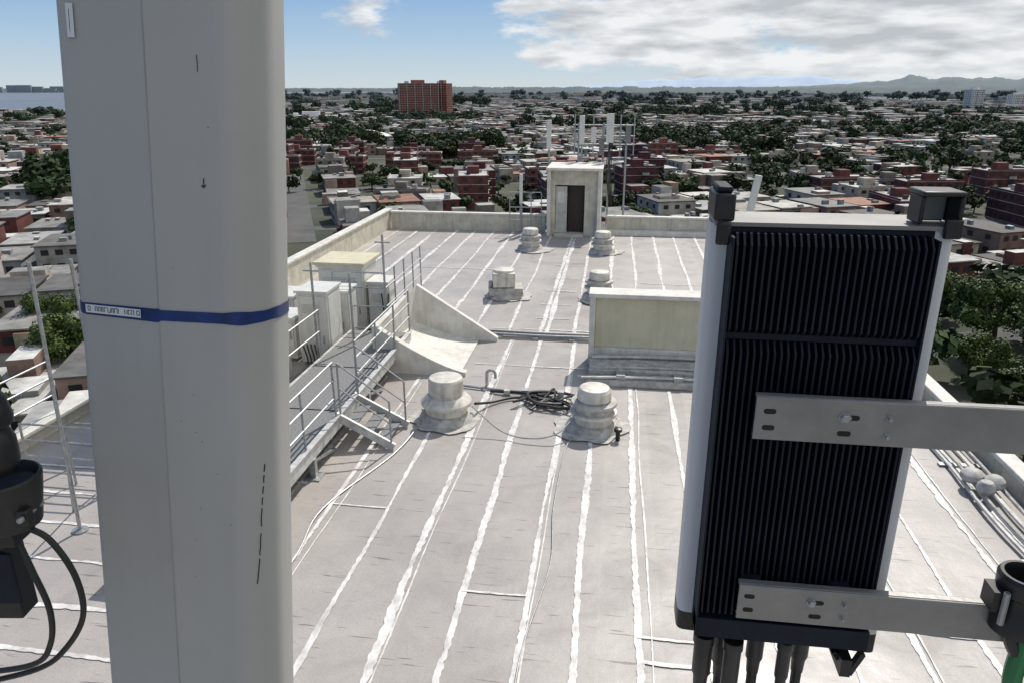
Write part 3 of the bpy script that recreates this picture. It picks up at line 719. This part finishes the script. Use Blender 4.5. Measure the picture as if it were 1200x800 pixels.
for row in range(-40,60):
    v=row*44
    for seg in range(-19,19):
        u0=seg*100;p=[W(u0,v-3.5),W(u0+100,v-3.5),W(u0+100,v+3.5),W(u0,v+3.5)]
        az,r=azr(*p[0])
        if r>1800 or (az<-26 and r>1350) or p[0][1]<-50 or r<70: continue
        b.add([(x,y,GZ+.06) for x,y in p],[(0,1,2,3)],M_street)
for c in range(-11,12):
    u0=c*170
    for seg in range(-19,19):
        v0=seg*100; p=[W(u0-4,v0),W(u0+4,v0),W(u0+4,v0+100),W(u0-4,v0+100)]
        az,r=azr(*p[0])
        if r>1800 or (az<-26 and r>1350) or p[0][1]<-50 or r<110: continue
        b.add([(x,y,GZ+.10) for x,y in p],[(0,1,2,3)],M_street)
b.build('street',smooth=0)

def aptmesh(L,D,st,seed,wm=M_red):
    random.seed(seed); b=MB(); h=st*2.9
    b.box(-L/2,L/2,-D/2,D/2,0,h,wm)
    for k in range(st+1):
        z=k*2.9; b.box(-L/2-.15,L/2+.15,-D/2-.2,D/2+.2,z-.0,z+.17,M_bwhite)
    b.box(-L/2,L/2,-D/2,D/2,h+.18,h+.22,M_broof)
    b.box(-L/2-.1,L/2+.1,-D/2-.1,-D/2+.08,h+.17,h+.7,wm);b.box(-L/2-.1,L/2+.1,D/2-.08,D/2+.1,h+.17,h+.7,wm)
    n=int(L/3.2)
    for k in range(st):
        z=k*2.9
        for i in range(n):
            x=-L/2+(i+.5)*L/n
            if i%3==2:
                b.box(x-1.3,x+1.3,-D/2-1.1,-D/2-.02,z+.18,z+.26,M_bwhite); b.box(x-1.3,x+1.3,-D/2-1.12,-D/2-1.04,z+.26,z+1.15,M_bwhite)
                b.box(x-.9,x+.9,-D/2-.06,-D/2-.01,z+.3,z+2.4,M_glass)
            else: b.box(x-.8,x+.8,-D/2-.06,-D/2-.01,z+1.1,z+2.2,M_glass)
            b.box(x-.8,x+.8,D/2+.02,D/2+.1,z+1.1,z+2.2,M_glass)
        for s2 in (-1,1):
            for y in (-D/4,D/4):
                xx=s2*(L/2+.06); b.box(xx-.04,xx+.04,y-.6,y+.6,z+1.1,z+2.2,M_glass)
    b.box(-2,2,-2,2,h+.22,h+2.6,wm); b.box(L/4-.8,L/4+.8,-.8,.8,h+.22,h+1.7,M_bwhite); b.box(-L/3-.6,-L/3+.6,1,2.2,h+.22,h+1.4,M_glass)
    b.box(L/8,L/8+1.2,-3,-1.8,h+.22,h+1.2,M_bwhite)
    return b.build('apartment_block',smooth=0)
base=[aptmesh(20,9,3,1),aptmesh(28,9,3,2),aptmesh(14,10,4,3),aptmesh(18,10,2,4,M_tan),aptmesh(12,12,3,5,M_tan)]
first=[True]*5
random.seed(4)
u=-600
spots=[]
while u<600:
    v=-600
    while v<700:
        a2=R(12); x=u*math.cos(a2)-v*math.sin(a2)+random.uniform(-5,5); y=u*math.sin(a2)+v*math.cos(a2)+random.uniform(-3,3)
        if aptzone(x,y): spots.append((x,y))
        v+=22
    u+=32
for (x,y) in spots:
    for t in range(2):
        if random.random()<.75: trees.append((x+random.uniform(-16,16),y+random.choice([-11,11])+random.uniform(-2,2),random.uniform(.6,1.15)))
    if random.random()<.12:
        for t in range(4): trees.append((x+random.uniform(-12,12),y+random.uniform(-9,9),random.uniform(.8,1.3)))
        continue
    k=random.choice([0,1,2,0,1,3,4])
    if first[k]: o=base[k]; first[k]=False
    else:
        o=bpy.data.objects.new('apartment_block',base[k].data); scene.collection.objects.link(o)
    o.location=(x,y,GZ+random.uniform(-1.5,0)); o.rotation_euler=(0,0,R(12)+random.choice([0,0,0,math.pi/2,math.pi])+R(random.uniform(-7,7)))

def tower(name,loc,rot,L,D,st,wm,bm,fh=2.95):
    b=MB(); h=st*fh
    b.box(-L/2,L/2,-D/2,D/2,0,h,wm)
    n=int(L/3.6)
    for k in range(st+1): b.box(-L/2-.3,L/2+.3,-D/2-.5,D/2+.3,k*fh-.0,k*fh+.3,bm)
    for i in range(0,n+1,3):
        x=-L/2+i*L/n; b.box(x-.35,x+.35,-D/2-.9,-D/2,0,h+.8,bm)
    for k in range(st):
        for i in range(n):
            x=-L/2+(i+.5)*L/n; b.box(x-1.0,x+1.0,-D/2-.15,-D/2-.03,k*fh+1,k*fh+2.4,M_glass)
        for y in (-D/4,0,D/4):
            for s2 in(-1,1): b.box(s2*(L/2+.1)-.05,s2*(L/2+.1)+.05,y-.8,y+.8,k*fh+1,k*fh+2.3,M_glass)
    b.box(-L/6,L/6,-D/4,D/4,h+.3,h+4.5,wm); b.box(-L/3,-L/3+5,-D/4,D/4,h+.3,h+3,bm)
    b.build(name,loc=loc,rot=(0,0,rot),smooth=0)
def PW(px,Y):
    X=(px-600)/866.7/1.044*Y; return (X*ca-Y*sa,X*sa+Y*ca,GZ)
tower('high_rise_building',PW(491,1085),YAW+R(14),54,18,15,M_brick,M_bwhite)
tower('high_rise_building',PW(520,1110),YAW-R(20),20,20,15,M_brick,M_bwhite)
M_tw=mat('white_tower_render',(0.66,0.66,0.65),rough=0.8,scale=0.1,var=0.08)
tower('high_rise_building',PW(1137,1290),YAW+.3,26,16,12,M_tw,M_tw)
tower('high_rise_building',PW(1192,1500),YAW+.2,50,16,9,M_tw,M_tw)
b=MB()
n=14
vs=[]
for i in range(n+1):
    t=i/n; x=-20+40*t; z=5+4*math.sin(math.pi*t)
    vs+=[(x,-14,z),(x,14,z)]
b.add(vs,[(2*i,2*i+2,2*i+3,2*i+1) for i in range(n)],M_tw); b.box(-20,20,-14,14,0,5,M_bwhite)
b.build('warehouse',loc=PW(424,560),rot=(0,0,YAW+.1),smooth=40)
tower('office_building',PW(365,900),YAW+.2,60,20,2,M_tw,M_tw,4)

# ---------------- trees ----------------
def treemesh(name,nleaf,size,leaf,leafmat,seed,trunk=True,H=8.0,Rr=4.0):
    rnd=random.Random(seed); b=MB()
    if trunk:
        b.tube([(0,0,-.2),(0.1,0,H*.25),(0.0,.15,H*.45)],[.035*H,.028*H,.02*H],M_bark,7)
    cl=[]
    ncl=8 if nleaf<800 else 26
    for i in range(ncl):
        a=rnd.uniform(0,6.28); rr=Rr*math.sqrt(rnd.random())*.75; z=H*(.42+.42*rnd.random()*(1-.4*rr/Rr))
        c=Vector((rr*math.cos(a),rr*math.sin(a),z)); cl.append((c,Rr*rnd.uniform(.28,.5)*(.7 if ncl>9 else 1)))
        if trunk: b.tube([(0,.1,H*.35),(c.x*.5,c.y*.5,H*.42+.3*(z-H*.42)),tuple(c)],[.014*H,.01*H,.004*H],M_bark,5)
    vs=[];fs=[]
    for i in range(nleaf):
        c,r=cl[rnd.randrange(ncl)]
        d=Vector((rnd.gauss(0,1),rnd.gauss(0,1),rnd.gauss(0,1)*.75)).normalized()*r*(.55+.5*rnd.random())
        p=c+d; n=(d.normalized()+Vector((rnd.uniform(-.7,.7),rnd.uniform(-.7,.7),rnd.uniform(-.2,.9)))).normalized()
        x=n.orthogonal().normalized(); y=n.cross(x); s1=leaf*rnd.uniform(.6,1.3); s2=s1*rnd.uniform(.5,1)
        o=len(vs); vs+=[p+x*s1,p+y*s2,p-x*s1,p-y*s2]; fs.append((o,o+1,o+2,o+3))
    b.add(vs,fs,leafmat)
    return b.build(name,smooth=0)
wood=empty('distant_trees')
tm=[]
for k in range(5):
    o=treemesh('tree_variant',300,1,.62,M_leaf,100+k,H=6.2+k*.6,Rr=3.2+.3*k); o.parent=wood; tm.append(o.data)
    x,y,s_=trees.pop(); o.location=(x,y,GZ); o.scale=(s_,)*3
random.seed(9)
for i in range(1500):
    az=random.uniform(-50,38); r=700+3000*random.random()**1.3; x,y,_=pol(az,r,0)
    if az<-26 and r>1400: continue
    if noise.noise(Vector((x*.004,y*.004,3)))<.03: continue
    trees.append((x,y,random.uniform(1.2,2.0)*(1+r/2200)))
for (a0,a1,r0,r1,n) in ((-24,-18,470,620,80),(-16,-9,440,520,90),(1,12,460,640,130),(-40,-30,300,420,40),(14,26,600,800,60)):
    for i in range(n):
        x,y,_=pol(random.uniform(a0,a1),random.uniform(r0,r1),0); trees.append((x,y,random.uniform(1.1,2.0)))
for (x,y,s_) in trees:
    o=bpy.data.objects.new('tree_instance',random.choice(tm)); scene.collection.objects.link(o); o.parent=wood
    o.location=(x,y,GZ); o.rotation_euler=(0,0,random.uniform(0,6.28)); o.scale=(s_*random.uniform(.9,1.3),s_*random.uniform(.9,1.3),s_*random.uniform(.8,1.15))
nt=[treemesh('broadleaf_tree',9000,1,.22,M_leafn,300,H=12,Rr=6.0),treemesh('broadleaf_tree',8000,1,.22,M_leafn,301,H=10.5,Rr=5.4)]
pos=[(57,114,1.15),(66,121,1.1),(61,103,1.0),(74,128,1.2),(54,128,1.0),(50,103,.8),(80,118,1.1),(52,92,.8),(63,90,.8),(-75,88,1.0),(-84,97,.9),(-66,96,.7)]
for i,(x,y,s_) in enumerate(pos):
    if i<2: o=nt[i]
    else: o=bpy.data.objects.new('broadleaf_tree',nt[i%2].data); scene.collection.objects.link(o)
    o.location=(x,y,GZ); o.scale=(s_,)*3; o.rotation_euler=(0,0,i*1.3)

# ---------------- light ----------------
EL=R(50); AZ=R(18)
sd=Vector((math.sin(AZ)*math.cos(EL),math.cos(AZ)*math.cos(EL),math.sin(EL)))
sl=bpy.data.lights.new('sun','SUN'); sl.energy=4.1; sl.angle=R(.5); sl.color=(1,.945,.87)
so=bpy.data.objects.new('sun',sl); scene.collection.objects.link(so); so.rotation_euler=(-sd).to_track_quat('-Z','Y').to_euler()
wd=bpy.data.worlds.new('World'); scene.world=wd; wd.use_nodes=True
nt_=wd.node_tree;N=nt_.nodes;L=nt_.links
bg=N['Background']; bg.inputs['Strength'].default_value=.1
sky=N.new('ShaderNodeTexSky'); sky.sky_type='NISHITA'; sky.sun_disc=False; sky.sun_elevation=EL; sky.sun_rotation=AZ; sky.air_density=1.0; sky.dust_density=.3; sky.ozone_density=3.0
tc=N.new('ShaderNodeTexCoord'); sp=N.new('ShaderNodeSeparateXYZ'); L.new(tc.outputs['Generated'],sp.inputs[0])
cr=N.new('ShaderNodeValToRGB'); E=cr.color_ramp
E.elements[0].position=0; E.elements[0].color=(.62,.72,.79,1)
E.elements[1].position=1; E.elements[1].color=(.10,.18,.38,1)
e=E.elements.new(.05); e.color=(.44,.61,.79,1)
e=E.elements.new(.11); e.color=(.26,.45,.73,1)
e=E.elements.new(.4); e.color=(.16,.28,.52,1)
L.new(sp.outputs['Z'],cr.inputs[0])
sc=N.new('ShaderNodeVectorMath'); sc.operation='SCALE'; sc.inputs['Scale'].default_value=9.5; L.new(cr.outputs['Color'],sc.inputs[0])
sm=N.new('ShaderNodeMix'); sm.data_type='RGBA'; sm.inputs['Factor'].default_value=.88; L.new(sky.outputs[0],sm.inputs['A']); L.new(sc.outputs[0],sm.inputs['B'])
at=N.new('ShaderNodeMath'); at.operation='ARCTAN2'; L.new(sp.outputs['X'],at.inputs[0]); L.new(sp.outputs['Y'],at.inputs[1])
thr=N.new('ShaderNodeMapRange'); thr.inputs['From Min'].default_value=-.20; thr.inputs['From Max'].default_value=.03; thr.inputs['To Min'].default_value=.65; thr.inputs['To Max'].default_value=.33
L.new(at.outputs[0],thr.inputs['Value'])
mp=N.new('ShaderNodeMapping'); mp.inputs['Scale'].default_value=(8,8,22); mp.inputs['Location'].default_value=(2.3,0,.4); L.new(tc.outputs['Generated'],mp.inputs[0])
nn=N.new('ShaderNodeTexNoise'); nn.inputs['Scale'].default_value=1; nn.inputs['Detail'].default_value=10; nn.inputs['Roughness'].default_value=.58; L.new(mp.outputs[0],nn.inputs['Vector'])
zb=N.new('ShaderNodeMapRange'); zb.inputs['From Min'].default_value=.005; zb.inputs['From Max'].default_value=.06; zb.inputs['To Min'].default_value=-.08; zb.inputs['To Max'].default_value=.05; L.new(sp.outputs['Z'],zb.inputs['Value'])
ad=N.new('ShaderNodeMath'); ad.operation='ADD'; L.new(nn.outputs['Fac'],ad.inputs[0]); L.new(zb.outputs[0],ad.inputs[1])
sb=N.new('ShaderNodeMath'); sb.operation='SUBTRACT'; L.new(ad.outputs[0],sb.inputs[0]); L.new(thr.outputs[0],sb.inputs[1])
cl=N.new('ShaderNodeMapRange'); cl.interpolation_type='SMOOTHSTEP'; cl.inputs['From Min'].default_value=-.03; cl.inputs['From Max'].default_value=.11; L.new(sb.outputs[0],cl.inputs['Value'])
hz=N.new('ShaderNodeMapRange'); hz.inputs['From Min'].default_value=0; hz.inputs['From Max'].default_value=.025; hz.inputs['To Min'].default_value=.4; hz.inputs['To Max'].default_value=.97; L.new(sp.outputs['Z'],hz.inputs['Value'])
mu=N.new('ShaderNodeMath'); mu.operation='MULTIPLY'; L.new(cl.outputs[0],mu.inputs[0]); L.new(hz.outputs[0],mu.inputs[1])
n2=N.new('ShaderNodeTexNoise'); n2.inputs['Scale'].default_value=1; n2.inputs['Detail'].default_value=8
mp2=N.new('ShaderNodeMapping'); mp2.inputs['Scale'].default_value=(11,11,50); mp2.inputs['Location'].default_value=(2.3,5,.9); L.new(tc.outputs['Generated'],mp2.inputs[0]); L.new(mp2.outputs[0],n2.inputs['Vector'])
r2=N.new('ShaderNodeMapRange'); r2.inputs['From Min'].default_value=.36; r2.inputs['From Max'].default_value=.58; L.new(n2.outputs['Fac'],r2.inputs['Value'])
cm=N.new('ShaderNodeMix'); cm.data_type='RGBA'; cm.inputs['A'].default_value=(5.2,5.5,5.8,1); cm.inputs['B'].default_value=(8.9,9.0,9.1,1); L.new(r2.outputs[0],cm.inputs['Factor'])
fm=N.new('ShaderNodeMix'); fm.data_type='RGBA'; L.new(mu.outputs[0],fm.inputs['Factor']); L.new(sm.outputs['Result'],fm.inputs['A']); L.new(cm.outputs['Result'],fm.inputs['B'])
L.new(fm.outputs['Result'],bg.inputs['Color'])

cam=bpy.data.cameras.new('camera'); co=bpy.data.objects.new('camera',cam); scene.collection.objects.link(co)
cam.lens=26; cam.sensor_width=36; cam.clip_start=.05; cam.clip_end=80000
co.location=(0,0,HC); co.rotation_euler=(R(90-18.9),0,YAW); scene.camera=co
print('trees',len(trees),'boxes',len(cf)//5,'apts',len(spots))
